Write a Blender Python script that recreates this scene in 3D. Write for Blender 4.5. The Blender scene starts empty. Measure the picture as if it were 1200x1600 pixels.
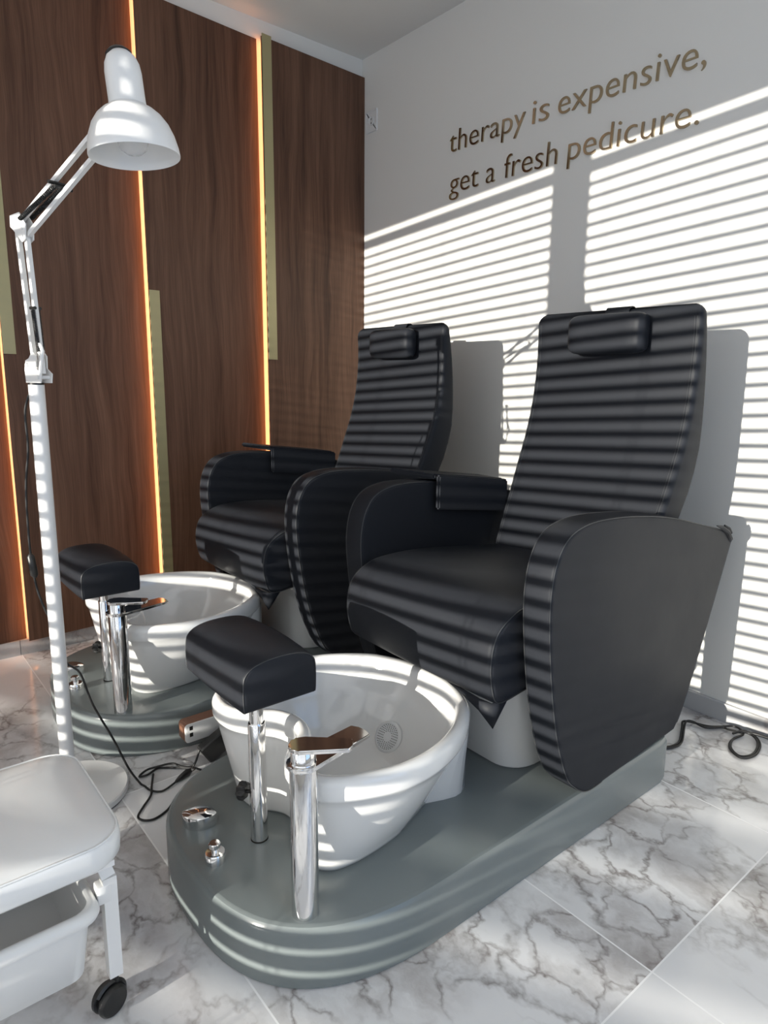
import bpy, bmesh, math, random
from mathutils import Vector, Matrix
random.seed(4)
PI = math.pi
scn = bpy.context.scene
COL = scn.collection

# ---------------------------------------------------------------- camera
yaw, pit, roll = math.radians(49.0606), math.radians(10.3479), math.radians(0.9678)
F = Vector((-math.sin(yaw)*math.cos(pit), math.cos(yaw)*math.cos(pit), -math.sin(pit)))
Rv = Vector((math.cos(yaw), math.sin(yaw), 0)); Uv = Rv.cross(F)
R2 = math.cos(roll)*Rv + math.sin(roll)*Uv
U2 = -math.sin(roll)*Rv + math.cos(roll)*Uv
cam_d = bpy.data.cameras.new('camera'); cam = bpy.data.objects.new('camera', cam_d); COL.objects.link(cam)
cam_d.sensor_fit = 'HORIZONTAL'; cam_d.sensor_width = 36; cam_d.lens = 1054.05/1200*36
cam_d.shift_x = (600-651.7)/1200; cam_d.shift_y = (786.5-800)/1200
cam_d.clip_start = 0.02
B = -F
cam.matrix_world = Matrix(((R2.x, U2.x, B.x, 2.941), (R2.y, U2.y, B.y, -2.150), (R2.z, U2.z, B.z, 1.1), (0, 0, 0, 1)))
scn.camera = cam
scn.view_settings.view_transform = 'Standard'; scn.view_settings.look = 'None'
scn.view_settings.gamma = 1; scn.view_settings.use_curve_mapping = False
scn.view_settings.exposure = 0.09

# ---------------------------------------------------------------- light
def wy(x): return -2.95 + 0.53*(x-2.94)          # the oblique window wall
wdir = Vector((1, .53, 0)).normalized(); wnor = Vector((-wdir.y, wdir.x, 0))   # wnor points into the room
world = bpy.data.worlds.new('world'); scn.world = world; world.use_nodes = True
bgn = world.node_tree.nodes['Background']; bgn.inputs[0].default_value = (.60, .76, 1, 1); bgn.inputs[1].default_value = .4
sun_d = bpy.data.lights.new('sun', 'SUN'); sun = bpy.data.objects.new('sun', sun_d); COL.objects.link(sun)
sun_d.energy = 7.6; sun_d.angle = math.radians(.34); sun_d.color = (1, .955, .86)
sun.rotation_euler = Vector((-.085, 1, -.137)).to_track_quat('-Z', 'Y').to_euler()
def area(name, loc, direction, w, h, e, col, spread=PI):
    d = bpy.data.lights.new(name, 'AREA'); d.shape = 'RECTANGLE'; d.size = w; d.size_y = h; d.energy = e; d.color = col; d.spread = spread
    o = bpy.data.objects.new(name, d); COL.objects.link(o); o.location = loc
    o.rotation_euler = Vector(direction).to_track_quat('-Z', 'Y').to_euler(); return o
area('skylight_side', (4.78, -1.15, 1.35), (-1, 0, 0), 1.7, 2.2, 14, (.36, .59, 1))
area('skylight_blind_right', Vector((2.9, wy(2.9), 1.3)) + wnor*.12, wnor, 3.0, 2.2, 13, (.95, .97, 1))
area('skylight_blind_left', Vector((.62, wy(.62), 1.3)) + wnor*.12, wnor, 1.1, 2.2, 5, (.95, .97, 1))

# ---------------------------------------------------------------- materials
def mat(name, col=(.8, .8, .8), rough=.5, metal=0, **kw):
    m = bpy.data.materials.new(name); m.use_nodes = True
    b = m.node_tree.nodes['Principled BSDF']
    b.inputs['Base Color'].default_value = (*col, 1); b.inputs['Roughness'].default_value = rough; b.inputs['Metallic'].default_value = metal
    for k, v in kw.items():
        b.inputs[k.replace('_', ' ')].default_value = v
    return m
class N:
    def __init__(s, m): s.t = m.node_tree; s.b = s.t.nodes['Principled BSDF']
    def n(s, ty, **kw):
        x = s.t.nodes.new(ty)
        for k, v in kw.items(): setattr(x, k, v)
        return x
    def l(s, a, b): s.t.links.new(a, b)
    def pos(s): return s.n('ShaderNodeNewGeometry').outputs['Position']
    def math(s, op, a, b=None, c=None):
        x = s.n('ShaderNodeMath', operation=op)
        for i, v in enumerate((a, b, c)):
            if v is None: continue
            if isinstance(v, (int, float)): x.inputs[i].default_value = v
            else: s.l(v, x.inputs[i])
        return x.outputs[0]
    def vmath(s, op, a, b=None):
        x = s.n('ShaderNodeVectorMath', operation=op)
        for i, v in enumerate((a, b)):
            if v is None: continue
            if isinstance(v, tuple): x.inputs[i].default_value = v
            else: s.l(v, x.inputs[i])
        return x.outputs[0]
    def noise(s, v, sc, det=4, rough=.5, dist=0):
        x = s.n('ShaderNodeTexNoise'); s.l(v, x.inputs['Vector']); x.inputs['Scale'].default_value = sc
        x.inputs['Detail'].default_value = det; x.inputs['Roughness'].default_value = rough; x.inputs['Distortion'].default_value = dist
        return x
    def ramp(s, v, stops):
        x = s.n('ShaderNodeValToRGB'); s.l(v, x.inputs[0]); e = x.color_ramp.elements
        while len(e) < len(stops): e.new(.5)
        for i, (p, c) in enumerate(stops):
            e[i].position = p; e[i].color = (c, c, c, 1) if isinstance(c, (int, float)) else (*c, 1)
        return x.outputs[0]
    def mix(s, f, a, b, mode='MIX'):
        x = s.n('ShaderNodeMix', data_type='RGBA', blend_type=mode)
        for i, v in ((0, f), (6, a), (7, b)):
            if isinstance(v, (int, float)): x.inputs[i].default_value = v
            elif isinstance(v, tuple): x.inputs[i].default_value = (*v, 1)
            else: s.l(v, x.inputs[i])
        return x.outputs[2]
    def bump(s, h, st, d=.001):
        x = s.n('ShaderNodeBump'); x.inputs['Strength'].default_value = st; x.inputs['Distance'].default_value = d
        s.l(h, x.inputs['Height']); s.l(x.outputs[0], s.b.inputs['Normal'])

m_wall = mat('white_wall_paint', (.76, .75, .715), .75)
k = N(m_wall); k.bump(k.noise(k.pos(), 160, 3).outputs[0], .25, .0006)
m_ceil = mat('ceiling_paint', (.72, .715, .69), .8)
m_white = mat('white_enamel', (.80, .80, .79), .32)
m_plas = mat('white_plastic', (.74, .745, .74), .38)
m_vinyl = mat('white_vinyl', (.78, .79, .79), .27)
k = N(m_vinyl); k.bump(k.noise(k.pos(), 9, 2).outputs[0], .3, .004)
m_porc = mat('white_gloss_acrylic', (.80, .80, .785), .12, Coat_Weight=.5, Coat_Roughness=.05)
m_chrome = mat('chrome', (.80, .80, .80), .06, 1)
m_black = mat('black_plastic', (.012, .012, .012), .4)
m_rub = mat('black_cable_rubber', (.008, .008, .008), .45)
m_steel = mat('spring_black', (.015, .015, .015), .4)
m_base = mat('grey_platform_gelcoat', (.175, .200, .200), .22)
k = N(m_base); k.bump(k.noise(k.pos(), 420, 2).outputs[0], .12, .0004)
m_gold = mat('brushed_gold_strip', (.42, .37, .20), .42, .35)
k = N(m_gold); v = k.vmath('MULTIPLY', k.pos(), (300, 300, 8)); k.bump(k.noise(v, 1, 2).outputs[0], .1, .0005)
m_letter = mat('bronze_mirror_acrylic', (.46, .38, .26), .12, 1)
m_copper = mat('rose_brown_plastic', (.27, .13, .08), .35, .3)
m_glass = mat('clear_bulb_glass', (.9, .9, .9), .08, Alpha=.35)
m_dark = mat('dark_gap', (.01, .008, .006), .8)
m_seam = mat('grey_seam_thread', (.045, .047, .05), .5)
m_led = mat('led_strip', (1, .5, .2), .5, Emission_Color=(1, .38, .13, 1), Emission_Strength=7.5)
m_leath = mat('black_leatherette', (.020, .022, .027), .5, Specular_IOR_Level=.13)
k = N(m_leath)
v1 = k.n('ShaderNodeTexVoronoi'); k.l(k.pos(), v1.inputs['Vector']); v1.inputs['Scale'].default_value = 520
nz = k.noise(k.pos(), 11, 3)
k.bump(k.math('ADD', k.math('MULTIPLY', v1.outputs['Distance'], .18), k.math('MULTIPLY', nz.outputs[0], 2.2)), .22, .0012)
k.l(k.ramp(k.noise(k.pos(), 5, 3).outputs[0], [(.3, .47), (.7, .55)]), k.b.inputs['Roughness'])

# wood
m_wood = mat('walnut_laminate', (.1, .05, .03), .45, Specular_IOR_Level=.2)
k = N(m_wood); p = k.pos()
oi = k.n('ShaderNodeObjectInfo')
off = k.vmath('MULTIPLY', k.n('ShaderNodeCombineXYZ').outputs[0], (1, 1, 1))
cx = k.n('ShaderNodeCombineXYZ'); k.l(k.math('MULTIPLY', oi.outputs['Random'], 37.), cx.inputs[1]); k.l(k.math('MULTIPLY', oi.outputs['Random'], 91.), cx.inputs[2])
pp = k.vmath('ADD', p, cx.outputs[0])
wob = k.noise(k.vmath('MULTIPLY', pp, (1, 5, 1.1)), 1, 3, .5)
sh = k.vmath('MULTIPLY', k.vmath('SUBTRACT', wob.outputs['Color'], (.5, .5, .5)), (0, .11, 0))
q = k.vmath('ADD', pp, sh)
big = k.noise(k.vmath('MULTIPLY', q, (1, 9, .5)), 1, 4, .55)
mid = k.noise(k.vmath('MULTIPLY', q, (1, 42, 1.3)), 1, 5, .62)
fine = k.noise(k.vmath('MULTIPLY', q, (1, 260, 5.5)), 1, 3, .6)
s_ = k.math('ADD', k.math('MULTIPLY', big.outputs[0], .42), k.math('ADD', k.math('MULTIPLY', mid.outputs[0], .38), k.math('MULTIPLY', fine.outputs[0], .20)))
wc = k.ramp(s_, [(.34, (.055, .028, .018)), (.45, (.105, .054, .034)), (.53, (.145, .077, .049)), (.60, (.18, .098, .063)), (.70, (.26, .15, .105))])
k.l(wc, k.b.inputs['Base Color']); k.bump(fine.outputs[0], .2, .0006)

# marble
def marble(name, joints=True, tone=1.0):
    m = mat(name, (.7, .7, .7), .16, Specular_IOR_Level=.45); k = N(m); p = k.pos()
    sp = k.n('ShaderNodeSeparateXYZ'); k.l(p, sp.inputs[0])
    u = k.math('DIVIDE', k.math('ADD', sp.outputs[0], 1.19), 1.2); w = k.math('DIVIDE', k.math('ADD', sp.outputs[1], 6.442), .596)
    cb = k.n('ShaderNodeCombineXYZ'); k.l(k.math('FLOOR', u), cb.inputs[0]); k.l(k.math('FLOOR', w), cb.inputs[1])
    wn = k.n('ShaderNodeTexWhiteNoise'); k.l(cb.outputs[0], wn.inputs['Vector'])
    if joints: q = k.vmath('ADD', p, k.vmath('MULTIPLY', wn.outputs['Color'], (7., 7., 5.)))
    else: q = k.vmath('ADD', p, (3.3, 1.1, 0.))
    q = k.vmath('MULTIPLY', q, (1.0, 1.25, 1))
    d1 = k.noise(q, 3.2, 5, .6); d2 = k.noise(q, 14, 4, .6)
    q2 = k.vmath('ADD', q, k.vmath('MULTIPLY', k.vmath('SUBTRACT', d1.outputs['Color'], (.5, .5, .5)), (.26, .26, .2)))
    q2 = k.vmath('ADD', q2, k.vmath('MULTIPLY', k.vmath('SUBTRACT', d2.outputs['Color'], (.5, .5, .5)), (.07, .07, .05)))
    def veins(sc, width, seed):
        v = k.n('ShaderNodeTexVoronoi', feature='DISTANCE_TO_EDGE'); k.l(k.vmath('ADD', q2, (seed, seed*.7, 0.)), v.inputs['Vector']); v.inputs['Scale'].default_value = sc
        return k.ramp(v.outputs['Distance'], [(0, 1.), (width*.35, .6), (width, 0.)])
    mask = k.ramp(k.noise(k.vmath('ADD', q, (5., 2., 0.)), 1.7, 3, .5).outputs[0], [(.48, 0.), (.57, 1.)])
    mask2 = k.ramp(k.noise(k.vmath('ADD', q, (9., 4., 0.)), 2.4, 3, .5).outputs[0], [(.44, .05), (.60, .9)])
    cloud = k.ramp(k.noise(q2, 3.5, 6, .62).outputs[0], [(.42, 0.), (.66, 1.)])
    va = k.math('MULTIPLY', veins(2.2, .030, 0.), mask2)
    vb = k.math('MULTIPLY', veins(7.5, .07, 4.), mask)
    vc = k.math('MULTIPLY', cloud, k.math('MULTIPLY', mask, .9))
    brk = k.ramp(k.noise(q, 24, 3, .6).outputs[0], [(.35, .35), (.6, 1.)])
    base = k.mix(k.noise(q, 2.0, 4).outputs[0], (.70*tone, .705*tone, .715*tone), (.80*tone, .80*tone, .805*tone))
    c = k.mix(vc, base, (.36*tone, .335*tone, .325*tone))
    c = k.mix(k.math('MULTIPLY', va, k.math('MULTIPLY', brk, .8)), c, (.17, .15, .14))
    c = k.mix(k.math('MULTIPLY', vb, k.math('MULTIPLY', brk, .85)), c, (.19, .165, .155))
    if joints:
        def near(t, period, w):
            f = k.math('FRACT', t); f = k.math('MINIMUM', f, k.math('SUBTRACT', 1., f))
            return k.math('LESS_THAN', k.math('MULTIPLY', f, period), w)
        j = k.math('MAXIMUM', near(u, 1.2, .0018), near(w, .596, .0018))
        c = k.mix(j, c, (.86, .86, .86))
        k.l(k.mix(j, (.13, .13, .13), (.6, .6, .6)), k.b.inputs['Roughness'])
    k.l(c, k.b.inputs['Base Color'])
    return m
m_marble = marble('marble_floor_tiles'); m_skirt = marble('marble_skirting', False, .62)

# ---------------------------------------------------------------- helpers
def obj(name, bm, m, parent=None, smooth=40, mods=()):
    me = bpy.data.meshes.new(name); bmesh.ops.recalc_face_normals(bm, faces=bm.faces[:]); bm.to_mesh(me); bm.free()
    if smooth:
        for pl in me.polygons: pl.use_smooth = True
        me.set_sharp_from_angle(angle=math.radians(smooth))
    me.materials.append(m)
    o = bpy.data.objects.new(name, me); COL.objects.link(o)
    if parent is not None: o.parent = parent
    return o
def thing(name, label, cat, loc=(0, 0, 0), group=None, rz=0):
    o = bpy.data.objects.new(name, None); COL.objects.link(o); o.location = loc; o.rotation_euler = (0, 0, rz); o.empty_display_size = .1
    o['label'] = label; o['category'] = cat
    if group: o['group'] = group
    return o
def tag(o, label, cat, group=None):
    o['label'] = label; o['category'] = cat
    if group: o['group'] = group
    return o
def struct(o): o['kind'] = 'structure'; return o
def bx(bm, x0, x1, y0, y1, z0, z1, bev=0, seg=2):
    v = [bm.verts.new((x, y, z)) for x in (x0, x1) for y in (y0, y1) for z in (z0, z1)]
    fs = [bm.faces.new([v[i] for i in q]) for q in ((0, 1, 3, 2), (4, 6, 7, 5), (0, 4, 5, 1), (2, 3, 7, 6), (0, 2, 6, 4), (1, 5, 7, 3))]
    if bev:
        es = list({e for f in fs for e in f.edges})
        bmesh.ops.bevel(bm, geom=es, offset=bev, segments=seg, affect='EDGES', profile=.5)
def loft(bm, rings, cap0=True, cap1=True, closed=True):
    vs = [[bm.verts.new(p) for p in r] for r in rings]
    n = len(vs[0])
    for a, b in zip(vs, vs[1:]):
        for i in range(n if closed else n-1):
            j = (i+1) % n
            bm.faces.new((a[i], a[j], b[j], b[i]))
    if cap0: bm.faces.new(vs[0][::-1])
    if cap1: bm.faces.new(vs[-1])
    return vs
def lathe(bm, prof, cx=0, cy=0, n=32, M=None, cap0=True, cap1=True):
    rings = []
    for r, z in prof:
        ring = [Vector((cx+r*math.cos(2*PI*i/n), cy+r*math.sin(2*PI*i/n), z)) for i in range(n)]
        if M is not None: ring = [M @ p for p in ring]
        rings.append(ring)
    loft(bm, rings, cap0, cap1)
def crom(pts, sub=8, closed=False):
    pts = [Vector(p) for p in pts]; n = len(pts); out = []
    rng = range(n if closed else n-1)
    for i in rng:
        if closed: p0, p1, p2, p3 = pts[i-1], pts[i], pts[(i+1) % n], pts[(i+2) % n]
        else: p0, p1, p2, p3 = pts[max(i-1, 0)], pts[i], pts[i+1], pts[min(i+2, n-1)]
        for s in range(sub):
            t = s/sub
            out.append(.5*((2*p1)+(p2-p0)*t+(2*p0-5*p1+4*p2-p3)*t*t+(3*p1-p0-3*p2+p3)*t**3))
    if not closed: out.append(pts[-1])
    return out
def tube(bm, pts, r, n=8, smooth=0):
    if smooth: pts = crom(pts, smooth)
    pts = [Vector(p) for p in pts]; rings = []; up = None
    for i, p in enumerate(pts):
        t = (pts[min(i+1, len(pts)-1)] - pts[max(i-1, 0)])
        if t.length < 1e-9: t = Vector((0, 0, 1))
        t.normalize()
        if up is None:
            up = Vector((0, 0, 1)) if abs(t.z) < .9 else Vector((1, 0, 0))
        a = t.cross(up)
        if a.length < 1e-4: a = t.cross(Vector((.3, .9, .1)))
        a.normalize(); b = a.cross(t).normalized(); up = b
        rr = r[i] if isinstance(r, (list, tuple)) else r
        rings.append([p + rr*(a*math.cos(2*PI*k/n) + b*math.sin(2*PI*k/n)) for k in range(n)])
    loft(bm, rings)
def bar(bm, a, b, w, h=None, side=None):
    """square bar between two points"""
    a = Vector(a); b = Vector(b); h = h or w; t = (b-a).normalized()
    s = Vector(side) if side is not None else t.cross(Vector((0, 0, 1)))
    if s.length < 1e-3: s = Vector((1, 0, 0))
    s = (s - t*s.dot(t)).normalized(); u = t.cross(s)
    loft(bm, [[p + s*w/2*i + u*h/2*j for i, j in ((-1, -1), (1, -1), (1, 1), (-1, 1))] for p in (a, b)])
def offset2d(poly, d):
    """inward offset of a closed 2-D polygon (counter-clockwise)"""
    n = len(poly); out = []
    for i in range(n):
        a, b, c = poly[i-1], poly[i], poly[(i+1) % n]
        t1 = (b-a); t2 = (c-b)
        if t1.length < 1e-9: t1 = t2
        if t2.length < 1e-9: t2 = t1
        t1 = t1.normalized(); t2 = t2.normalized()
        nn = Vector((-t1.y-t2.y, t1.x+t2.x)); 
        if nn.length < 1e-6: nn = Vector((-t1.y, t1.x))
        nn.normalize()
        c_ = max(.45, nn.dot(Vector((-t1.y, t1.x))))
        out.append(b + nn*d/c_)
    return out
def ccw(poly):
    a = sum(poly[i-1].x*poly[i].y - poly[i].x*poly[i-1].y for i in range(len(poly)))
    return poly if a > 0 else poly[::-1]
def pillow(bm, poly, spec, mapf):
    """poly: 2-D outline; spec: list of (inset, position); mapf(pt2, pos)->3-D"""
    poly = ccw([Vector(p) for p in poly])
    rings = []
    for ins, pos in spec:
        q = offset2d(poly, ins) if ins else poly
        rings.append([mapf(p, pos) for p in q])
    return loft(bm, rings)
def rrect(hw, hd, r, cx=0, cy=0, n=6):
    out = []
    for sx, sy, a0 in ((1, 1, 0), (-1, 1, 90), (-1, -1, 180), (1, -1, 270)):
        for i in range(n+1):
            a = math.radians(a0 + 90*i/n)
            out.append(Vector((cx + sx*(hw-r) + r*math.cos(a), cy + sy*(hd-r) + r*math.sin(a))))
    return out
def edge_spec(r, a, b, n=4):
    """rounded edges radius r on both sides of the slab a..b"""
    s = []
    for i in range(n+1):
        t = PI/2*i/n; s.append((r*(1-math.sin(t)), a + r*(1-math.cos(t))))
    for i in range(n+1):
        t = PI/2*(1-i/n); s.append((r*(1-math.sin(t)), b - r*(1-math.cos(t))))
    return s

# ---------------------------------------------------------------- setting
bm = bmesh.new(); bx(bm, -.7, 5.2, -4.9, .12, -.1, 0); struct(obj('floor', bm, m_marble, smooth=0))
bm = bmesh.new(); bx(bm, -.7, 5.2, -4.9, .12, 2.634, 2.75); struct(obj('ceiling', bm, m_ceil, smooth=0))
bm = bmesh.new(); bx(bm, -.15, 5.2, 0, .12, 0, 2.634); struct(obj('wall_back', bm, m_wall, smooth=0))
bm = bmesh.new(); bx(bm, -.15, 0, -4.3, 0, 0, 2.634); struct(obj('wall_left', bm, m_wall, smooth=0))
# right wall with a tall opening
bm = bmesh.new()
bx(bm, 4.6, 4.72, -2.3, -2.0, 0, 2.634); bx(bm, 4.6, 4.72, -.3, 0, 0, 2.634); bx(bm, 4.6, 4.72, -2.0, -.3, 2.45, 2.634); bx(bm, 4.6, 4.72, -2.0, -.3, 0, .25)
struct(obj('wall_right', bm, m_wall, smooth=0))
bm = bmesh.new()
for a, b, c, d in ((-2.0, -1.94, .25, 2.45), (-.36, -.3, .25, 2.45), (-1.18, -1.12, .31, 2.39), (-2.0, -.3, .25, .31), (-2.0, -.3, 2.39, 2.45)):
    bx(bm, 4.62, 4.69, a, b, c, d)
struct(obj('window_3', bm, m_white, smooth=0))
# skirting
bm = bmesh.new(); bx(bm, .022, 5, -.012, 0, 0, .064, .001); struct(obj('baseboard_back', bm, m_skirt, smooth=0))
bm = bmesh.new(); bx(bm, 0, .014, -1.676, -.012, 0, .061); bx(bm, 0, .014, -4.2, -1.678, 0, .061); struct(obj('baseboard_left', bm, m_skirt, smooth=0))
# oblique window wall: local s runs along x
def wpt(x, dn, z): q = Vector((x, wy(x), z)) + wnor*dn; return q
def wbox(bm, x0, x1, d0, d1, z0, z1):
    v = [bm.verts.new(wpt(x, d, z)) for x in (x0, x1) for d in (d0, d1) for z in (z0, z1)]
    for q in ((0, 1, 3, 2), (4, 6, 7, 5), (0, 4, 5, 1), (2, 3, 7, 6), (0, 2, 6, 4), (1, 5, 7, 3)): bm.faces.new([v[i] for i in q])
WT, WB = 2.408, .10
bm = bmesh.new()
wbox(bm, -.7, 4.85, -.06, 0, WT, 2.634); wbox(bm, -.7, 4.85, -.06, 0, 0, WB); wbox(bm, -.7, -.06, -.06, 0, WB, WT); wbox(bm, 1.523, 1.667, -.06, 0, WB, WT); wbox(bm, 4.45, 4.85, -.06, 0, WB, WT)
struct(obj('wall_front', bm, m_wall, smooth=0))
for num, (xa, xb) in enumerate(((-.06, 1.523), (1.667, 4.45))):
    bm = bmesh.new()
    for (a, b, c, d) in ((xa, xb, WB, WB+.03),): wbox(bm, a, b, -.05, -.01, c, d)
    if num: wbox(bm, 2.88, 2.92, -.05, -.01, WB, WT)
    struct(obj('window_%d' % (num+1), bm, m_white, smooth=0))
    lab = ('white venetian blind over the tall window left of the pillar', 'white venetian blind over the wide window right of the pillar')[num]
    t = thing('venetian_blind', lab, 'blind', wpt((xa+xb)/2, .03, 0))
    inv = Matrix.Translation(-t.location)
    bm = bmesh.new()
    for i in range(47):
        zc = 2.315 + .0233 - i*.0465
        if zc < .14: break
        tilt = math.radians(15 + 18*min(1, max(0, (.58-zc)/.22)))
        # slat: thin board tilted about its long axis
        rings = []
        for x in (xa-.03, xb+.03):
            ring = []
            for (dd, hh) in ((-.0245, -.0012), (.0245, -.0012), (.0245, .0012), (-.0245, .0012)):
                ring.append(wpt(x, .03 + dd*math.cos(tilt) - hh*math.sin(tilt), zc + (dd*math.sin(tilt)) + hh*math.cos(tilt)))
            rings.append(ring)
        loft(bm, rings)
    bmesh.ops.transform(bm, matrix=inv, verts=bm.verts[:]); obj('slats', bm, m_white, t, smooth=0)
    bm = bmesh.new(); wbox(bm, xa-.03, xb+.03, .008, .052, 2.345, 2.376)
    bmesh.ops.transform(bm, matrix=inv, verts=bm.verts[:]); obj('headrail', bm, m_white, t, smooth=0)
    bm = bmesh.new(); q = [xa+.1+j*(xb-xa-.2)/(3 if not num else 7) for j in range(4 if not num else 8)]
    for x in q:
        tube(bm, [wpt(x, .006, .14), wpt(x, .006, 2.36)], .0012, 5); tube(bm, [wpt(x, .054, .14), wpt(x, .054, 2.36)], .0012, 5)
    bmesh.ops.transform(bm, matrix=inv, verts=bm.verts[:]); obj('ladder_cord', bm, m_white, t)

# wood panels, each with its left edge standing proud of the next one
seams = [-.5735, -1.112, -1.650, -2.189, -2.732, -3.275]
edges = [0] + seams
XP, XR = .045, .004     # proud left edge / recessed right edge
plab = ['walnut wood panel in the corner beside the text wall', 'walnut wood panel between the two long glowing seams', 'walnut wood panel behind the white floor lamp',
        'walnut wood panel beside the left border, %d panels past the lamp']
for i in range(len(seams)):
    y1, y0 = edges[i], edges[i+1]
    bm = bmesh.new()
    xr = XR if i else .018
    pts = [(0, y1), (xr, y1), (XP, y0+.0), (XP-.006, y0), (0, y0+.05)]
    poly = [Vector((xr, y1 - (.001 if i else 0))), Vector((XP, y0)), Vector((XP-.005, y0+.0005)), Vector((XP-.010, y0+.03)), Vector((0.0005, y0+.035)), Vector((0.0005, y1 - .001))]
    loft(bm, [[Vector((q.x, q.y, z)) for q in poly] for z in (.062, 2.550)])
    o = obj('wood_panel', bm, m_wood, smooth=0)
    tag(o, plab[i] if i < 3 else ('walnut wood panel at the left border of the photo', 'walnut wood panel out of frame, next past the left border', 'walnut wood panel out of frame, farthest from the corner')[i-3], 'wall panel')
    if i < 4:
        bm = bmesh.new(); bx(bm, XR+.003, XP-.013, y0+.020, y0+.024, .066, 2.552)
        o = obj('led_strip', bm, m_led, smooth=0)
        tag(o, ['glowing warm light line beside the long gold strip near the corner', 'glowing warm light line behind the lamp head, second from the corner', 'glowing warm light line at the left border of the photo',
                'glowing warm light line outside the left border'][i], 'led light')
for (y0, y1, z0, z1, lab) in ((-.572, -.526, 1.184, 2.560, 'long gold metal strip hanging from the top beside the corner wood panel'),
                              (-1.111, -1.068, .062, 1.446, 'gold metal strip rising from the bottom behind the rear foot basin'),
                              (-1.649, -1.608, 1.170, 2.560, 'gold metal strip left of the lamp at the left border')):
    bm = bmesh.new()
    def xs(y): return XP + .0015 + (XR-XP)*((y-y0)/.543)*.8
    loft(bm, [[Vector((xs(y0), y0, z)), Vector((xs(y0)+.004, y0, z)), Vector((xs(y1)+.004, y1, z)), Vector((xs(y1), y1, z))] for z in (z0, z1)])
    tag(obj('gold_strip', bm, m_gold, smooth=0), lab, 'metal strip')

# wall socket
t = thing('wall_socket', 'small square white power socket high on the white wall near the corner', 'socket', (.078, 0, 2.338))
bm = bmesh.new(); pillow(bm, rrect(.046, .050, .006), [(0, 0), (0, .004), (.002, .006), (.009, .006), (.010, .0045)], lambda p, d: Vector((p.x, -d, p.y))); obj('cover_plate', bm, m_plas, t)
bm = bmesh.new(); lathe(bm, [(.021, .0046), (.021, .0075), (.019, .0078), (.018, .004), (.0001, .0038)], n=28, M=Matrix.Rotation(PI/2, 4, 'X')); obj('socket_well', bm, m_plas, t)
bm = bmesh.new()
for z in (.009, -.009): lathe(bm, [(.0042, .0036), (.0042, .0046)], 0, z, n=10, M=Matrix.Rotation(PI/2, 4, 'X'))
obj('pin_hole', bm, m_dark, t)

# wall lettering
t = thing('wall_lettering', 'two-line bronze raised lettering high on the white wall', 'lettering', (1.2, 0, 2.0))
words = [('therapy', .642, 1.062, 2.067), ('is', 1.100, 1.179, 2.067), ('expensive,', 1.222, 1.784, 2.067),
         ('get', .648, .821, 1.900), ('a', .866, .915, 1.900), ('fresh', .965, 1.227, 1.900), ('pedicure.', 1.277, 1.776, 1.900)]
dg = bpy.context.evaluated_depsgraph_get()
for wtxt, x0, x1, zb in words:
    cu = bpy.data.curves.new('word', 'FONT'); cu.body = wtxt; cu.size = 1; cu.extrude = .02; cu.bevel_depth = .0; cu.resolution_u = 5; cu.offset = -.012
    tmp = bpy.data.objects.new('tmp', cu); COL.objects.link(tmp); bpy.context.view_layer.update()
    me = bpy.data.meshes.new_from_object(tmp.evaluated_get(bpy.context.evaluated_depsgraph_get())); me.name = 'word'
    bpy.data.objects.remove(tmp)
    xs_ = [v.co.x for v in me.vertices]; a, b = min(xs_), max(xs_)
    sx = (x1-x0)/(b-a); sz = .128
    for v in me.vertices:
        x, y, z = v.co
        zz = y*sz
        v.co = Vector((x0 + (x-a)*sx + zz*.05 - 1.2, -.0035 - z*.17, zb + zz - 2.0))
    me.materials.clear(); me.materials.append(m_letter)
    o = bpy.data.objects.new('word', me); COL.objects.link(o); o.parent = t

# ---------------------------------------------------------------- pedicure chair (local x = x - 1.69 ; y, z as in the room)
def superell(cx, cy, rx, ry, n, a0, a1, steps):
    out = []
    for i in range(steps+1):
        a = math.radians(a0 + (a1-a0)*i/steps); c, s = math.cos(a), math.sin(a)
        out.append(Vector((cx + rx*abs(c)**(2/n)*(1 if c >= 0 else -1), cy + ry*abs(s)**(2/n)*(1 if s >= 0 else -1))))
    return out
ARM = [(-.80, .1288), (-.858, .1305), (-.895, .145), (-.928, .170), (-.962, .208), (-1.003, .30), (-1.030, .395), (-1.050, .50), (-1.062, .60), (-1.062, .67), (-1.048, .73), (-1.015, .775), (-.96, .797), (-.875, .803), (-.725, .792), (-.54, .764), (-.33, .715), (-.20, .684), (-.156, .669), (-.142, .645), (-.156, .610), (-.205, .510), (-.272, .375), (-.335, .25), (-.385, .165), (-.42, .1285)]
def bowl_outline(half, sub=7):
    pts = [(dx, y) for dx, y in half] + [(-dx, y) for dx, y in half[-2:0:-1]]
    return crom([Vector((a, b)) for a, b in pts], sub, closed=True)
RIM = [(0, -1.05), (.08, -1.055), (.15, -1.08), (.20, -1.115), (.26, -1.195), (.296, -1.29), (.303, -1.38), (.284, -1.455), (.258, -1.51), (.222, -1.545), (.172, -1.557), (.122, -1.55), (.082, -1.522), (.05, -1.482), (0, -1.466)]
BAS = [(0, -1.10), (.07, -1.105), (.12, -1.13), (.148, -1.20), (.175, -1.27), (.193, -1.32), (.203, -1.40), (.20, -1.46), (.185, -1.495), (.15, -1.517), (.11, -1.518), (.08, -1.508), (.055, -1.487), (.03, -1.472), (0, -1.468)]
def lerp2(A, Bq, t): return [a.lerp(b, t) for a, b in zip(A, Bq)]
def cover(bm, seam_pts, r=.0016): tube(bm, seam_pts, r, 6)

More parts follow.
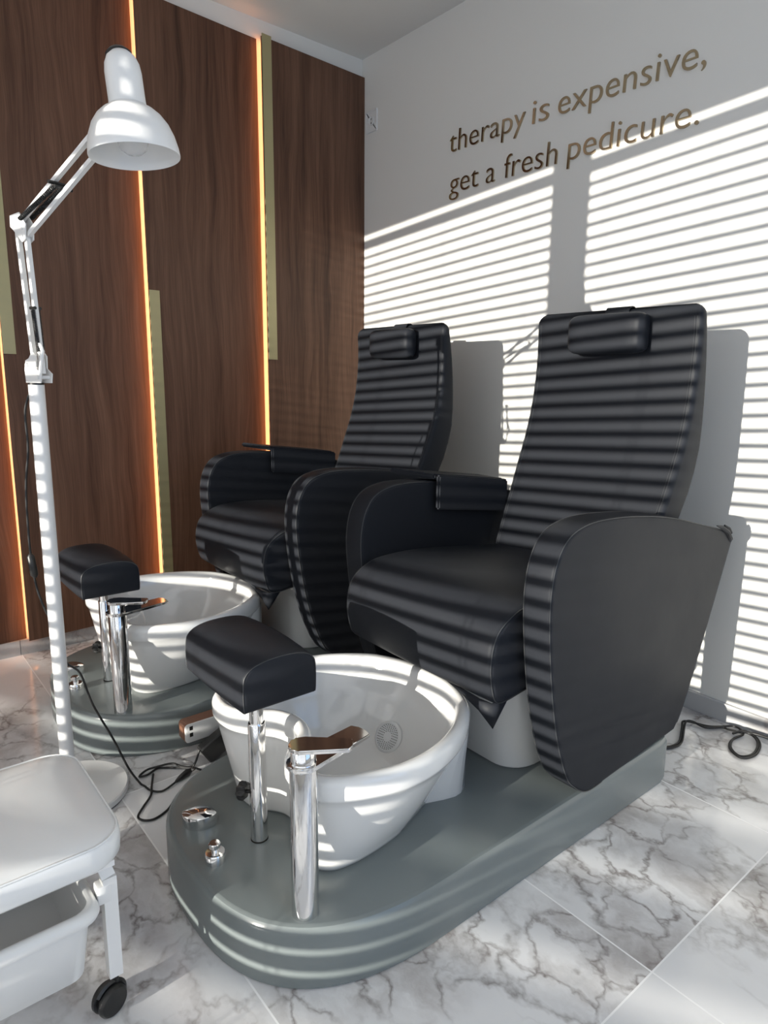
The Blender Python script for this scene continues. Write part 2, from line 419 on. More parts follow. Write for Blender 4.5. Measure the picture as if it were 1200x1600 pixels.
def make_chair(label):
    t = thing('pedicure_chair', label, 'pedicure chair', (1.745, 0, 0), 'pedicure spa chairs')
    # platform
    front = superell(-.006, -1.303, .358, .400, 2.7, 180, 360, 48)
    out = [Vector((-.402, -.45))] + front + [Vector((.406, -.45))]
    out = [Vector((-.364, -.50)), ] + front + [Vector((.352, -.50))] + [Vector((.342, -.462)), Vector((.32, -.45)), Vector((-.32, -.45)), Vector((-.354, -.462))]
    bm = bmesh.new()
    sp = [(.004, 0), (0, .004), (.0, .112), (.0025, .1195), (.007, .1255), (.013, .128), (.015, .1281)]
    pillow(bm, out, sp, lambda p, z: Vector((p.x, p.y, z)))
    obj('platform', bm, m_base, t, 30)
    # pedestal under the seat
    bm = bmesh.new()
    pts = rrect(.202, .24, .08, 0, -.713, 8)
    rg = []
    for z, s, dy in ((.128, .97, 0), (.136, 1, 0), (.30, 1.0, 0), (.345, 1.015, 0), (.42, 1.03, 0)):
        rg.append([Vector((p.x*s, (p.y+.713)*s-.713+dy, z)) for p in pts])
    loft(bm, rg); obj('pedestal', bm, m_porc, t, 50)
    # basin
    rim = bowl_outline(RIM); bas = bowl_outline(BAS); n = len(rim)
    zr = .372
    def ring(pl, z): return [Vector((p.x, p.y, z)) for p in pl]
    if ccw(rim) is not rim: rim = rim[::-1]; bas = bas[::-1]
    rg = [ring(offset2d(bas, .010), .128), ring(offset2d(bas, .003), .131), ring(bas, .138)]
    body_top = offset2d(rim, .008)
    for tt in (.15, .35, .55, .75, .9, 1): rg.append(ring(lerp2(bas, body_top, tt**.92), .138 + (zr-.052-.138)*tt))
    rg += [ring(offset2d(rim, .003), zr-.047), ring(rim, zr-.040), ring(rim, zr-.018), ring(offset2d(rim, .002), zr-.010), ring(offset2d(rim, .007), zr-.003), ring(offset2d(rim, .014), zr), ring(offset2d(rim, .024), zr-.002), ring(offset2d(rim, .031), zr-.010), ring(offset2d(rim, .034), zr-.022)]
    inn = offset2d(rim, .036)
    core = []
    for p in rim:
        d_ = Vector((p.x/.30, (p.y+1.31)/.25)); d_.normalize(); core.append(Vector((d_.x*.165, -1.305 + d_.y*.105)))
    for tt, z in ((.0, zr-.04), (.10, .32), (.24, .275), (.42, .232), (.62, .198), (.82, .176), (1, .168)):
        rg.append(ring(lerp2(inn, core, tt), z))
    bm = bmesh.new(); loft(bm, rg)
    # rear skirt of the basin shell
    q0 = [(.138, -1.20), (.158, -1.15), (.166, -1.12), (.164, -1.10), (.150, -1.075)]
    q1 = [(.213, -1.152), (.214, -1.138), (.206, -1.124), (.195, -1.110), (.165, -1.085)]
    q0 = [Vector(p) for p in q0 + [(-a, c) for a, c in q0[::-1]]]; q1 = [Vector(p) for p in q1 + [(-a, c) for a, c in q1[::-1]]]
    bs = bmesh.new(); loft(bs, [ring(q0, .128), ring(lerp2(q0, q1, .12), .140), ring(lerp2(q0, q1, .95), zr-.05), ring(q1, zr-.035)], False, False, closed=False)
    b = obj('basin', bm, m_porc, t, 60)
    sk = obj('basin_skirt', bs, m_porc, t, 50); sk.name = 'basin_skirt'; sk.parent = b
    # jet grille on the sloping rear inner wall
    M = Matrix.Translation((-.040, -1.160, .205)) @ Matrix.Rotation(math.radians(12), 4, 'Z') @ Matrix.Rotation(math.radians(58), 4, 'X')
    bm = bmesh.new(); lathe(bm, [(.040, -.010), (.040, .004), (.037, .007), (.033, .008), (.032, .006), (.0001, .007)], n=36, M=M)
    g = obj('jet_grille', bm, m_plas, b)
    bm = bmesh.new()
    for rr, cnt in ((.014, 14), (.018, 18), (.022, 22), (.026, 26), (.030, 30)):
        for i in range(cnt):
            a = 2*PI*i/cnt
            lathe(bm, [(.0011, .0068), (.0011, .0074)], rr*math.cos(a), rr*math.sin(a), n=6, M=M)
    o_ = obj('grille_holes', bm, m_dark, b, 0); o_['kind'] = 'stuff'
    # armrests
    prof = crom([Vector(p) for p in ARM[:]], 5)
    for side in (1, -1):
        bm = bmesh.new()
        a0, a1 = (.295, .370) if side > 0 else (-.370, -.295)
        spec = edge_spec(.009, a0, a1, 4); spec = [(.0125, a0)] + spec + [(.0125, a1)]
        # arms skewed sideways to weaken the sun stripes on their side faces
        tx = lambda x, y: x + .05*(-y - 1.05)
        pillow(bm, prof, spec, lambda p, x: Vector((tx(x, p.x), p.x, p.y)))
        pr = ccw(prof)
        ar = obj('armrest', bm, m_leath, t, 35)
        q_ = offset2d(pr, .0018)
        for xx in (a0+.0018, a1-.0018):
            bm = bmesh.new(); tube(bm, [Vector((tx(xx, q.x), q.x, q.y)) for q in q_[3:]], .0011, 5); obj('seam', bm, m_seam, ar)
        if side > 0:
            bm = bmesh.new()
            tube(bm, [(.331, -.262, .704), (.329, -.225, .695), (.328, -.185, .676), (.326, -.155, .650), (.323, -.150, .636)], [.002, .006, .008, .007, .002], 8)
            tube(bm, [(.327, -.205, .697), (.328, -.178, .684), (.328, -.155, .668)], [.003, .006, .003], 8)
            obj('cover_fold', bm, m_leath, ar)
    # seat
    SE = [(-.60, .43), (-.85, .415), (-1.00, .402), (-1.075, .394), (-1.108, .402), (-1.122, .430), (-1.131, .480), (-1.126, .530), (-1.108, .567), (-1.065, .596), (-1.01, .610), (-.90, .612), (-.76, .600), (-.64, .585), (-.54, .572), (-.53, .52), (-.55, .46)]
    bm = bmesh.new(); pr = crom([Vector(p) for p in SE], 4, closed=True)
    spec = edge_spec(.014, -.272, .272, 4); mid = len(spec)//2
    spec = spec[:mid] + [(0, -.2), (-.0, -.1), (0, 0), (0, .1), (0, .2)] + spec[mid:]
    def mp(p, x):
        cr = (1-(x/.272)**2); z = p.y
        if p.y > .5: z += .016*cr*min(1, (p.y-.5)/.06)
        return Vector((x, p.x - .006*cr*(1 if p.x < -1.03 else 0), z))
    pillow(bm, pr, spec, mp)
    s = obj('seat_cushion', bm, m_leath, t, 50)
    for xx in (-.2692, .2692):
        bm = bmesh.new(); q = offset2d(ccw(pr), .0036); tube(bm, [mp(a, xx) for a in q], .0012, 5); obj('seam', bm, m_seam, s)
    # loose cover corner hanging from the front right of the cushion
    bm = bmesh.new()
    A = [(.09, -1.105, .402), (.16, -1.112, .400), (.225, -1.115, .399), (.262, -1.112, .40), (.268, -1.07, .402)]
    Bq = [(.09, -1.102, .399), (.16, -1.110, .388), (.225, -1.114, .370), (.268, -1.112, .342), (.268, -1.065, .399)]
    loft(bm, [[Vector(p) for p in A], [Vector(p) for p in Bq]], False, False, closed=False)
    o = obj('cover_flap', bm, m_leath, s); md = o.modifiers.new('thick', 'SOLIDIFY'); md.thickness = .003
    # backrest: stations (z, y_front, y_rear, halfwidth)
    ST = [(.555, -.562, -.46, .262), (.60, -.542, -.445, .266), (.65, -.520, -.415, .270), (.70, -.497, -.385, .274), (.745, -.475, -.362, .277), (.80, -.452, -.335, .280), (.86, -.428, -.314, .282), (.925, -.403, -.299, .283), (.99, -.384, -.295, .283), (1.05, -.371, -.296, .283),
          (1.12, -.362, -.300, .283), (1.18, -.358, -.306, .283), (1.24, -.358, -.315, .283), (1.283, -.360, -.324, .282)]
    rg = []
    def bsec(z, yf, yr, hw, ins=0):
        hd = (yr-yf)/2 - ins*.6; cy = (yf+yr)/2; return [Vector((p.x, p.y, z)) for p in rrect(hw-ins, hd, min(.017, hd*.8), 0, cy, 5)]
    for z, yf, yr, hw in ST: rg.append(bsec(z, yf, yr, hw))
    for i in range(1, 6):
        a = PI/2*i/5; rr = .034
        rg.append(bsec(1.283 + rr*math.sin(a), -.360 + .006*(1-math.cos(a)), -.324 - .004*(1-math.cos(a)), .282, rr*(1-math.cos(a))*.95))
    bm = bmesh.new(); loft(bm, rg); seams_ = []
    for sx in (-1, 1):
        for ins, rr in ((.014, .0010), (.021, .0007)):
            seams_.append(([Vector((sx*(hw-ins), yf-.0003, z)) for z, yf, yr, hw in ST], rr))
    bk = obj('backrest', bm, m_leath, t, 50)
    for pts_, rr in seams_:
        bm = bmesh.new(); tube(bm, pts_, rr, 5); obj('seam', bm, m_seam, bk)
    # headrest pillow
    bm = bmesh.new(); rg = []
    x0, x1 = -.112, .138; cz, cy = 1.243, -.395
    for i in range(23):
        u = i/22; x = x0 + (x1-x0)*u
        e = min(u, 1-u)*22; sc = 1 if e >= 4 else math.sqrt(max(0.02, 1-((4-e)/4)**2))
        sc = .58 + .42*sc if e < 4 else 1
        rg.append([Vector((x, cy + p.y*sc, cz + p.x*(.55+.45*sc))) for p in rrect(.058, .031, .026, 0, 0, 6)])
    loft(bm, rg)
    for x in (x0+.012, x1-.012): pass
    pl = obj('headrest_pillow', bm, m_leath, bk, 60)
    bm = bmesh.new()
    pts = [(-.372, 1.27), (-.364, 1.303), (-.356, 1.3200), (-.342, 1.3235), (-.330, 1.3200), (-.319, 1.30), (-.310, 1.25)]
    loft(bm, [[Vector((x, y, z)) for (x, y, z) in ((-.02, p[0], p[1]), (.06, p[0], p[1]), (.06, p[0]+.0015, p[1]-.003), (-.02, p[0]+.0015, p[1]-.003))] for p in crom([Vector(p) for p in pts], 4)])
    obj('pillow_strap', bm, m_leath, pl)
    # folding armrest tray on the left arm: top plate, inner side flap
    bm = bmesh.new()
    pts = [(-.485, -.775), (-.285, -.75), (-.285, -.41), (-.41, -.41)]
    def slab(pl4, z0f, z1f):
        loft(bm, [[Vector((a, b, z0f(b))) for a, b in pl4], [Vector((a, b, z1f(b))) for a, b in pl4]])
    top = lambda y: .822 - (y+.786)*.122
    slab([(-.458, -.835), (-.297, -.788), (-.297, -.475), (-.42, -.475)], lambda y: top(y)-.017, top)
    es = [e for e in bm.edges]; bmesh.ops.bevel(bm, geom=es, offset=.005, segments=2, affect='EDGES')
    tr = obj('armrest_tray', bm, m_leath, t, 40)
    bm = bmesh.new()
    loft(bm, [[Vector((x, y, z)) for y, z in ((-.786, top(-.786)-.107), (-.786, top(-.786)-.002), (-.475, top(-.475)-.002), (-.475, top(-.475)-.107))] for x in (-.294, -.276)])
    bmesh.ops.bevel(bm, geom=bm.edges[:], offset=.005, segments=2, affect='EDGES')
    obj('side_flap', bm, m_leath, tr, 40)
    # faucet
    fx, fy = .243, -1.580
    bm = bmesh.new(); lathe(bm, [(.0, .1282), (.0252, .1282), (.0252, .130), (.0248, .422), (.0238, .4245)], fx, fy, 40); fc = obj('faucet_column', bm, m_chrome, t, 40)
    bm = bmesh.new(); ang = math.radians(62)    # spout direction over the basin
    def tearplate(ang, L, r0, w1, z0, z1, lift=0):
        c, s = math.cos(ang), math.sin(ang); pts = []
        for i in range(19):
            a = math.radians(90 + 180*i/18); pts.append((r0*math.cos(a), r0*math.sin(a)))
        for i in range(9):
            a = math.radians(-90 + 180*i/8); pts.append((L - .006 + .006*math.cos(a)*1, w1*math.sin(a)))
        f = lambda p, z: Vector((fx + c*p[0] - s*p[1], fy + s*p[0] + c*p[1], z + lift*max(0, p[0])))
        return pts, f
    pts, f = tearplate(math.radians(100), .150, .030, .026, 0, 0)
    loft(bm, [[f(p, z) for p in pts] for z in (.4245, .433)]); bmesh.ops.bevel(bm, geom=[e for e in bm.edges if len(e.link_faces) == 2 and any(len(fc_.verts) > 5 for fc_ in e.link_faces)], offset=.002, segments=2, affect='EDGES')
    obj('spout', bm, m_chrome, fc, 40)
    bm = bmesh.new(); lathe(bm, [(.0235, .433), (.0225, .436), (.0225, .456), (.021, .458)], fx, fy, 32); obj('valve_body', bm, m_chrome, fc, 40)
    bm = bmesh.new(); pts, f = tearplate(math.radians(49), .088, .026, .019, 0, 0, .03)
    loft(bm, [[f(p, z) for p in pts] for z in (.458, .466)]); bmesh.ops.bevel(bm, geom=[e for e in bm.edges if len(e.link_faces) == 2 and any(len(fc_.verts) > 5 for fc_ in e.link_faces)], offset=.002, segments=2, affect='EDGES')
    obj('lever_handle', bm, m_chrome, fc, 40)
    # control knobs on the platform
    bm = bmesh.new(); dv = Vector((.655, .755)).normalized(); dw = Vector((-dv.y, dv.x)); cxy = Vector((-.120, -1.628))
    ol = []
    for i in range(40):
        a = 2*PI*i/40; u_ = .038*math.cos(a); v_ = .026*math.sin(a)*(1-.28*abs(math.cos(a))**3); ol.append(cxy + dv*u_ + dw*v_)
    def kr(s, z, tl=0): return [Vector((cxy.x + (p.x-cxy.x)*s, cxy.y + (p.y-cxy.y)*s, z + tl*(p-cxy).dot(dw)*0)) for p in ol]
    loft(bm, [kr(.93, .128), kr(.96, .132), kr(.98, .134), kr(1, .152), kr(.985, .156), kr(.93, .158), kr(.55, .1625), kr(.05, .164)]); obj('control_knob', bm, m_chrome, t, 30)
    bm = bmesh.new(); lathe(bm, [(.021, .128), (.021, .146), (.019, .149), (.008, .1495), (.0075, .1632), (.0, .1636)], .010, -1.650, 28)
    dk_ = obj('diverter_knob', bm, m_chrome, t, 35)
    bm = bmesh.new(); lathe(bm, [(.012, .1635), (.012, .170), (.010, .172), (.0, .1722)], .013, -1.652, 24); obj('knob_cap', bm, m_chrome, dk_, 35)
    # footrest
    px_, py_ = .005, -1.548
    bm = bmesh.new(); lathe(bm, [(.0, .1283), (.0178, .1283), (.0178, .395), (.0168, .397), (.0145, .397), (.0145, .47)], px_, py_, 32); po = obj('footrest_post', bm, m_chrome, t, 40)
    bm = bmesh.new(); lathe(bm, [(.0184, .128), (.0184, .131), (.0176, .1315)], px_, py_, 28, cap0=False, cap1=False); obj('post_collar', bm, m_dark, po)
    bm = bmesh.new(); dk = Vector((-.80, -.60, 0)); dn = Vector((.60, -.80, 0)); base = Vector((px_, py_, .235))
    tube(bm, [base + dk*.012, base + dk*.036], .004, 8)
    pts = []
    for i in range(48):
        a = 2*PI*i/48; r = .0175 + .0026*math.cos(a*7); pts.append((r*math.cos(a), r*math.sin(a)))
    for_r = [(.75, .026), (1, .030), (1, .040), (.85, .045), (.4, .046)]
    loft(bm, [[base + dk*d_ + dn*(a*s_2) + Vector((0, 0, b*s_2)) for a, b in pts] for s_2, d_ in for_r]); obj('clamp_knob', bm, m_black, po, 40)
    fr = (px_-.090, -1.520)
    def pad(cx, cy, hx, hy, z0, rz=0):
        bm = bmesh.new()
        PR = [(-hy, z0), (-hy-.003, z0+.012), (-hy-.003, z0+.060), (-hy+.003, z0+.080), (-hy+.022, z0+.094), (-hy*.3, z0+.101), (hy*.3, z0+.101), (hy-.022, z0+.094), (hy-.003, z0+.080), (hy+.003, z0+.060), (hy+.003, z0+.012), (hy, z0)]
        pr = [Vector(p) for p in PR]; prs = crom(pr, 5)
        c, s = math.cos(rz), math.sin(rz)
        def mp(p, x):
            cr = 1-(x/hx)**2
            z = p.y + (.008*cr if p.y > z0+.07 else 0)
            xx, yy = x, p.x*(1+.03*cr)
            return Vector((cx + c*xx - s*yy, cy + s*xx + c*yy, z))
        sp_ = edge_spec(.007, -hx, hx, 3); m_ = len(sp_)//2
        sp_ = sp_[:m_] + [(0, -hx*.66), (0, -hx*.33), (0, 0), (0, hx*.33), (0, hx*.66)] + sp_[m_:]
        pillow(bm, prs, sp_, mp)
        sm_ = []
        for xx in (-hx+.0015, hx-.0015):
            q = offset2d(ccw(prs), .0015); b2 = bmesh.new(); tube(b2, [mp(a, xx) for a in q[2:]], .0010, 5); sm_.append(b2)
        return bm, sm_
    pb_, ps_ = pad(fr[0]+.006, fr[1], .141, .080, .452)
    fp = obj('footrest_pad', pb_, m_leath, t, 50)
    for b2 in ps_: obj('seam', b2, m_seam, fp)
    return t

def copy_tree(o, parent=None):
    c = o.copy(); COL.objects.link(c)
    if parent is not None: c.parent = parent
    for ch in list(o.children): copy_tree(ch, c)
    return c
chair = make_chair('nearer black leatherette pedicure chair with white foot basin, grey platform, right of the photo')
kids = None
chair2 = copy_tree(chair)
chair2.location = (1.745 - 1.004, -.006, 0)
chair2['label'] = 'farther black leatherette pedicure chair with white foot basin, beside the wooden wall'

def find(root, name):
    out = []
    for c in root.children:
        if c.name.split('.')[0] == name: out.append(c)
        out += find(c, name)
    return out
# the two footrest pads are swivelled differently on their posts
p2 = find(chair2, 'footrest_pad')[0]
p2.location = (.085, -.043, .0)

# ---------------------------------------------------------------- floor lamp
LX, LY = 1.13, -1.775
u = Vector((.9451737, .32656802, 0)); nv = Vector((.32656802, -.9451737, 0))
t = thing('floor_lamp', 'white adjustable spring-arm floor lamp with bell shade on round base', 'floor lamp', (LX, LY, 0))
def L(a, z, d=0): return u*a + nv*d + Vector((0, 0, z))
bm = bmesh.new(); lathe(bm, [(.138, .002), (.142, .005), (.142, .019), (.139, .022), (.03, .024), (.022, .030), (.0, .030)], n=64); obj('base', bm, m_white, t, 40)
bm = bmesh.new(); lathe(bm, [(.139, .0), (.139, .003)], n=48); obj('foot_ring', bm, m_rub, t)
bm = bmesh.new(); lathe(bm, [(.0172, .024), (.0172, 1.075), (.015, 1.077)], n=28); obj('pole', bm, m_white, t, 40)
bm = bmesh.new(); lathe(bm, [(.0175, 1.0745), (.0175, 1.079)], n=24); obj('pole_ring', bm, m_black, t)
for d in (-.013, .013):
    bm = bmesh.new(); q = [(-.016, 1.079), (.042, 1.079), (.046, 1.10), (.028, 1.112), (.03, 1.14), (.018, 1.152), (.002, 1.135), (-.012, 1.13), (-.018, 1.11)]
    loft(bm, [[L(a, z, d-.0012) for a, z in q], [L(a, z, d+.0012) for a, z in q]]); obj('pivot_bracket', bm, m_white, t, 30)
bm = bmesh.new(); tube(bm, [L(.0, 1.152, -.014), L(.012, 1.160, -.014), L(.018, 1.150, -.014)], .003, 6); obj('bracket_hook', bm, m_white, t)
bm = bmesh.new(); tube(bm, [L(.045, 1.095, .016), L(.052, 1.12, .016), L(.062, 1.150, .016), L(.052, 1.168, .016)], .004, 6, 3); obj('bracket_hook', bm, m_white, t)
for a, z in ((-.005, 1.12), (.034, 1.092)):
    bm = bmesh.new(); tube(bm, [L(a, z, -.018), L(a, z, .018)], .0045, 8); obj('bracket_bolt', bm, m_white, t)
for a0, a1 in (((.002, 1.118), (-.022, 1.425)), ((.030, 1.100), (.012, 1.405))):
    bm = bmesh.new(); bar(bm, L(*a0), L(*a1), .0095, .0095, nv); obj('lower_arm', bm, m_white, t, 0)
for a0, a1 in (((-.006, 1.440), (.315, 1.604)), ((.020, 1.408), (.300, 1.553))):
    bm = bmesh.new(); bar(bm, L(*a0), L(*a1), .0095, .0095, nv); obj('upper_arm', bm, m_white, t, 0)
for d in (-.009, .009):
    bm = bmesh.new(); q = [(-.032, 1.452), (.004, 1.456), (.026, 1.430), (.022, 1.398), (.008, 1.392), (-.020, 1.418), (-.033, 1.428)]
    loft(bm, [[L(a, z, d-.0012) for a, z in q], [L(a, z, d+.0012) for a, z in q]])
    for a, z in ((-.022, 1.428), (.012, 1.405), (.014, 1.42)): tube(bm, [L(a, z, d-.003), L(a, z, d+.003)], .0028, 8)
    obj('elbow_bracket', bm, m_white, t, 30)
def spring(A, Bp, r, turns=26):
    A = Vector(A); Bp = Vector(Bp); tt = (Bp-A).normalized(); s = tt.cross(nv).normalized(); w = tt.cross(s); pts = []
    for i in range(turns*8+1):
        a = 2*PI*i/8; pts.append(A.lerp(Bp, i/(turns*8)) + s*r*math.cos(a) + w*r*math.sin(a))
    bm = bmesh.new(); tube(bm, pts, .0011, 4); tube(bm, [A, Bp], r*.8, 6); return bm
for d, A, Bp in ((-.016, (.005, 1.245), (.012, 1.152)), (.018, (.042, 1.242), (.052, 1.150)), (-.016, (.138, 1.502), (.008, 1.447)), (.018, (.158, 1.49), (.02, 1.438))):
    obj('spring', spring(L(A[0], A[1], d), L(Bp[0], Bp[1], d), .0045), m_steel, t)
    if A[1] < 1.4:
        bm = bmesh.new(); tube(bm, [L(A[0]-.009, A[1]+.004, d), L(A[0]+.009, A[1]+.004, d)], .004, 6); obj('spring_pin', bm, m_black, t)
    else:
        bm = bmesh.new(); tube(bm, [L(A[0], A[1], -.02), L(A[0], A[1], .02)], .004, 6); obj('spring_pin', bm, m_black, t)
# head
HC = Vector((1.501-LX, -1.646-LY, 1.520)); ax = (Vector((.0, .0, 1)) + (-.095)*Vector((.655, .755, 0))).normalized()
q = Vector((0, 0, 1)).rotation_difference(ax).to_matrix().to_4x4(); MH = Matrix.Translation(HC) @ q
prof_o = [(.0845, 0), (.0850, .002), (.0835, .016), (.079, .036), (.071, .056), (.060, .072), (.048, .083), (.039, .088), (.0345, .092), (.0338, .100), (.0335, .150), (.0315, .165), (.026, .178), (.016, .187), (.0, .190)]
prof_i = [(.0, .096), (.03, .094), (.045, .081), (.058, .069), (.069, .053), (.077, .034), (.0815, .015), (.0835, .001)]
bm = bmesh.new(); lathe(bm, prof_i + prof_o, n=56, M=MH, cap0=False, cap1=False); sh_ = obj('lamp_shade', bm, m_white, t, 40)
bm = bmesh.new(); lathe(bm, [(.013, .097), (.013, .080), (.016, .070), (.024, .052), (.029, .036), (.029, .026), (.024, .013), (.014, .005), (.0, .002)], n=32, M=MH, cap0=False, cap1=False); obj('bulb', bm, m_glass, t)
bm = bmesh.new(); lathe(bm, [(.019, .100), (.019, .076), (.014, .074), (.0, .074)], n=24, M=MH); obj('bulb_socket', bm, m_plas, t)
bm = bmesh.new(); Mc = MH @ Matrix.Translation((-.010, .002, .168)) @ Matrix.Rotation(math.radians(-14), 4, 'Y'); lathe(bm, [(.025, 0), (.025, .020), (.018, .028), (.0, .029)], n=28, M=Mc); obj('rear_cap', bm, m_black, t, 40)
bm = bmesh.new(); A = L(.315, 1.604); Bq = HC + ax*.085 + Vector((-.03, -.015, 0)); tube(bm, [L(.306, 1.602), L(.322, 1.606)], .009, 10); tube(bm, [L(.318, 1.604), L(.328, 1.612), L(.336, 1.622), Bq + Vector((.0, 0, .02))], .006, 8, 3); obj('shade_joint', bm, m_black, t)
bm = bmesh.new()
for a, z in ((.315, 1.604), (.300, 1.553)): tube(bm, [L(a, z, -.010), L(a, z, .010)], .0065, 10)
bar(bm, L(.315, 1.604, -.008), L(.300, 1.553, -.008), .010, .002, u); bar(bm, L(.315, 1.604, .008), L(.300, 1.553, .008), .010, .002, u); obj('head_bracket', bm, m_white, t)

# lamp cord with its inline switch
P = [[1.091, -1.774, 1.071], [1.076, -1.792, 1.014], [1.075, -1.793, 0.921], [1.066, -1.803, 0.826], [1.063, -1.806, 0.712], [1.065, -1.805, 0.63], [1.069, -1.799, 0.563], [1.081, -1.786, 0.503], [1.100, -1.762, 0.426], [1.108, -1.754, 0.365], [1.13, -1.729, 0.336], [1.148, -1.709, 0.25], [1.163, -1.668, 0.141], [1.180, -1.640, 0.055],
     [1.190, -1.616, .006], [1.21, -1.610, .004], [1.241, -1.604, .004], [1.262, -1.583, .004], [1.254, -1.552, .006], [1.243, -1.532, .007]]
t = thing('lamp_cord', 'thin black lamp cord hanging down beside the white pole to the floor', 'cord', (1.13, -1.70, 0))
off_ = Vector((-1.13, 1.70, 0))
bm = bmesh.new(); tube(bm, [Vector(p)+off_ for p in P], .0028, 8, 6); obj('cord', bm, m_rub, t)
bm = bmesh.new(); tube(bm, [Vector((1.064, -1.806, .655))+off_, Vector((1.064, -1.806, .648))+off_, Vector((1.067, -1.802, .60))+off_, Vector((1.068, -1.80, .592))+off_], [.004, .009, .009, .004], 10); obj('inline_switch', bm, m_black, t)
bm = bmesh.new(); tube(bm, [Vector(p)+off_ for p in ((1.246, -1.538, .006), (1.240, -1.522, .009), (1.231, -1.500, .011), (1.226, -1.490, .009))], [.004, .008, .010, .007], 10)
obj('plug', bm, m_black, t)
bm = bmesh.new()
for s in (-.006, .006): tube(bm, [Vector((1.226+s, -1.490+s*.4, .009))+off_, Vector((1.219+s, -1.474+s*.4, .009))+off_], .002, 6)
obj('plug_pin', bm, m_chrome, t)
bm = bmesh.new(); tube(bm, [(1.205, -1.452, .05), (1.208, -1.475, .008), (1.182, -1.505, .004), (1.158, -1.535, .004), (1.152, -1.557, .006), (1.164, -1.585, .006), (1.160, -1.605, .005), (1.150, -1.600, .005), (1.146, -1.58, .010), (1.150, -1.556, .011), (1.157, -1.515, .009), (1.188, -1.498, .008), (1.214, -1.476, .008), (1.235, -1.462, .006)], .0030, 8, 7)
tag(obj('charger_cable', bm, m_rub), 'thin black cable lying in a loop from the charger to the round lamp base', 'cable')
bm = bmesh.new(); tube(bm, [(1.168, -1.572, .004), (1.195, -1.583, .009), (1.235, -1.600, .010), (1.265, -1.613, .006), (1.300, -1.645, .004), (1.330, -1.668, .004), (1.353, -1.664, .004), (1.366, -1.640, .004), (1.352, -1.603, .004), (1.325, -1.575, .004)], .0030, 8, 7)
tag(obj('floor_cable', bm, m_rub), 'thin black cable looping on the floor against the nearer grey platform', 'cable')

# power strip and charger between the two platforms
t = thing('power_strip', 'white and copper-brown power strip with two usb ports between the platforms', 'power strip', (1.14, -1.40, .055))
bm = bmesh.new(); pillow(bm, rrect(.085, .029, .011, 0, 0, 5), [(.003, -.026), (0, -.023), (0, .018)], lambda p, d: Vector((d, p.x+.01, p.y+.030))); obj('body', bm, m_copper, t, 40)
bm = bmesh.new(); pillow(bm, rrect(.085, .029, .011, 0, 0, 5), [(.001, .018), (.001, .022), (.004, .024)], lambda p, d: Vector((d, p.x+.01, p.y+.030))); obj('face_plate', bm, m_plas, t, 40)
for z in (.026, .046):
    bm = bmesh.new(); bx(bm, .0238, .0246, -.062, -.052, z-.006, z+.006); obj('usb_port', bm, m_dark, t, 0)
bm = bmesh.new()
pillow(bm, rrect(.060, .032, .008, 0, 0, 4), [(.004, -.018), (0, -.014), (0, .014), (.004, .018)], lambda p, d: Vector((1.196 + d*.9, -1.385 + p.x*.86 - p.y*.5, .050 + p.x*.45 + p.y*.82)))
tag(obj('charger_brick', bm, m_black, smooth=40), 'black charger brick leaning against the white face of the power strip', 'charger')

# black cable behind the nearer chair
t = thing('chair_power_cable', 'doubled black cable with a coiled loop on the floor by the white wall', 'cable', (2.1, -.1, 0))
o_ = Vector((-2.1, .1, 0))
bm = bmesh.new()
for k_, dd in ((0, 0), (1, .007)):
    pts = [(2.00+dd, -.335, .006), (2.020+dd, -.300, .006), (2.022+dd, -.255, .008), (1.985+dd, -.17, .010), (1.970+dd, -.135+dd, .012), (1.990, -.118+dd, .012), (2.034, -.098-dd*2, .010), (2.060+dd, -.066, .008), (2.085, -.050+(-1)**k_*.016, .010), (2.11, -.050+(-1)**k_*.014, .012), (2.132, -.060, .010),
           (2.122, -.110-dd, .006), (2.142, -.165-dd, .006), (2.180+dd, -.190-dd, .006), (2.200+dd, -.150, .006), (2.188+dd, -.085, .008), (2.160+dd, -.050, .012), (2.128, -.055+dd, .016), (2.110, -.085, .012)]
    tube(bm, [Vector(p)+o_ for p in pts], .0036, 8, 6)
tube(bm, [Vector(p)+o_ for p in ((2.128, -.055, .016), (2.16, -.040, .016), (2.21, -.035, .018), (2.30, -.03, .02), (2.42, -.028, .012))], .0045, 8, 6)
obj('cable', bm, m_rub, t)

# ---------------------------------------------------------------- white rolling stool with drawer
SX0, SX1, SY0, SY1 = 1.545, 1.892, -2.195, -1.852
t = thing('rolling_stool', 'white rolling pedicure stool with open plastic drawer, in the lower left foreground', 'stool', ((SX0+SX1)/2, (SY0+SY1)/2, 0))
hx, hy = (SX1-SX0)/2, (SY1-SY0)/2
bm = bmesh.new(); ol = rrect(hx, hy, .062, 0, 0, 8)
sp_ = [(.012, .312), (.004, .314), (0, .319), (-.001, .335), (0, .352), (.004, .3585), (.010, .362), (.030, .367), (.06, .371), (.10, .374), (.14, .3755)]
def sm(p, z): return Vector((p.x, p.y, z))
poly = ccw(ol); rings = []
for ins, z in sp_:
    q = [Vector((p.x*(1-ins/hx), p.y*(1-ins/hy))) for p in poly]; rings.append([Vector((p.x, p.y, z)) for p in q])
loft(bm, rings)
tube(bm, [Vector((p.x*(1-.003/hx), p.y*(1-.003/hy), .3590)) for p in poly + [poly[0]]], .0022, 6)
tube(bm, [Vector((hx+.0005, -.13, .357)), Vector((hx+.0012, -.13, .335)), Vector((hx-.003, -.13, .314))], .0012, 6)
obj('seat', bm, m_vinyl, t, 60)
bm = bmesh.new(); bx(bm, -hx+.02, hx-.02, -hy+.02, hy-.02, .302, .312); obj('seat_board', bm, m_white, t, 0)
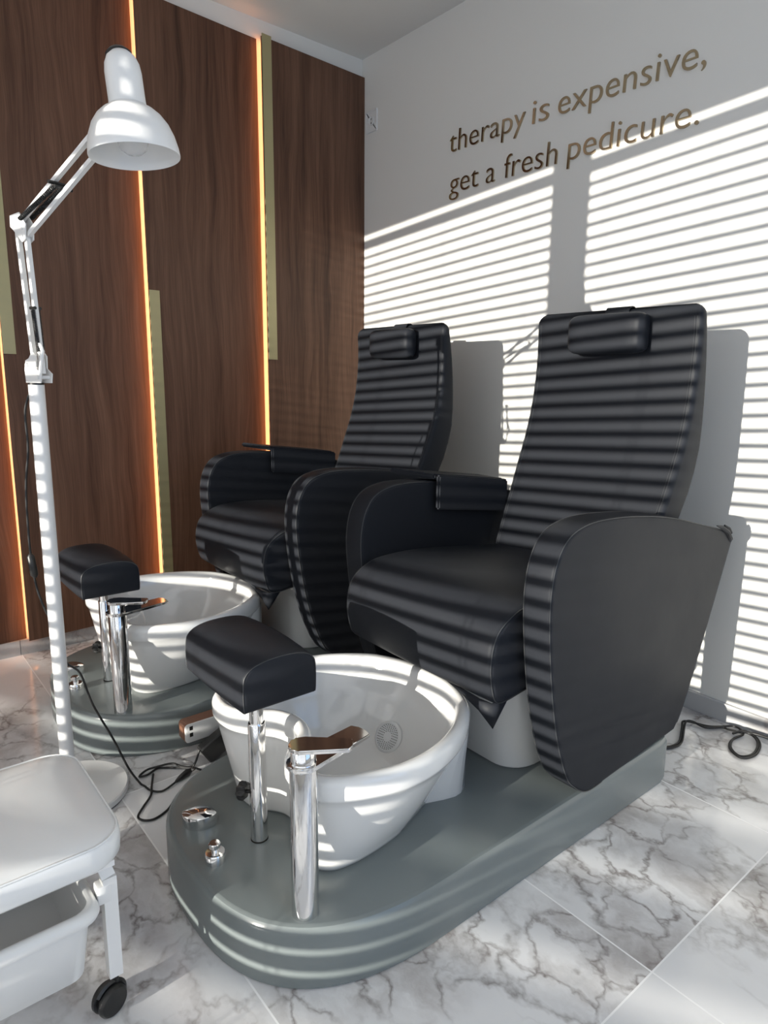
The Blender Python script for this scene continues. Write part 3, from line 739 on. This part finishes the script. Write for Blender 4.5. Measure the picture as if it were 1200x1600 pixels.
for sx in (-1, 1):
    for sy in (-1, 1):
        lx, ly = (.116 if sx > 0 else -.116), sy*.1490
        bm = bmesh.new(); bar(bm, (lx, ly, .068), (lx, ly, .262), .022, .022, (1, 0, 0)); 
        bar(bm, (lx, ly, .258), (lx-.03*sx, ly-.01*sy, .305), .022, .022, (1, 0, 0)) 
        lg = obj('leg', bm, m_white, t, 0)
        bm = bmesh.new(); tube(bm, [(lx, ly, .048), (lx, ly, .070)], .006, 8)
        cdir = Vector((.35, -.94, 0)) if True else None; cdir.normalize(); side = Vector((cdir.y, -cdir.x, 0)); cc = Vector((lx, ly, .027)) + cdir*.014
        Mw = Matrix.Translation(cc) @ Vector((0, 0, 1)).rotation_difference(side).to_matrix().to_4x4()
        lathe(bm, [(.019, -.0035), (.019, .0035)], n=24, M=Mw)
        for s in (-1, 1):
            pr_ = [(.010, s*.017), (.0235, s*.016), (.0265, s*.012), (.0265, s*.006), (.023, s*.004)]
            lathe(bm, pr_ if s > 0 else pr_[::-1], n=32, M=Mw)
        # hood over the wheels
        hood = []
        for i in range(13):
            a = math.radians(-10 + 150*i/12); hood.append(cc + (-cdir)*(.0285*math.cos(a)) + Vector((0, 0, .0285*math.sin(a))))
        tube(bm, hood, .0055, 6)
        obj('caster', bm, m_black, lg, 40)
bm = bmesh.new()
for sx in (-1, 1): bx(bm, sx*.116-.008, sx*.116+.008, -.149, .149, .288, .304)
for sy in (-1, 1): bx(bm, -.116, .116, sy*.149-.008, sy*.149+.008, .285, .302)
obj('frame', bm, m_white, t, 0)
# drawer basket
bm = bmesh.new(); ol = ccw(rrect(.152, .132, .03, .004, -.012, 6))
def dr(ins, z): return [Vector((.004 + (p.x-.004)*(1-ins/.152), -.012 + (p.y+.012)*(1-ins/.132), z)) for p in ol]
loft(bm, [dr(.024, .105), dr(.018, .109), dr(.006, .212), dr(.0055, .217), dr(-.006, .219), dr(-.008, .224), dr(-.008, .229), dr(-.004, .237), dr(.002, .240), dr(.008, .238), dr(.010, .228), dr(.012, .215), dr(.022, .114), dr(.04, .111)])
obj('drawer', bm, m_plas, t, 50)
for sx in (-1, 1):
    for sy in (-1, 1):
        bm = bmesh.new(); bx(bm, sx*.116-.012, sx*.116+.012, sy*.140-.012, sy*.140+.010, .218, .252, .003); obj('drawer_bracket', bm, m_white, t, 30)
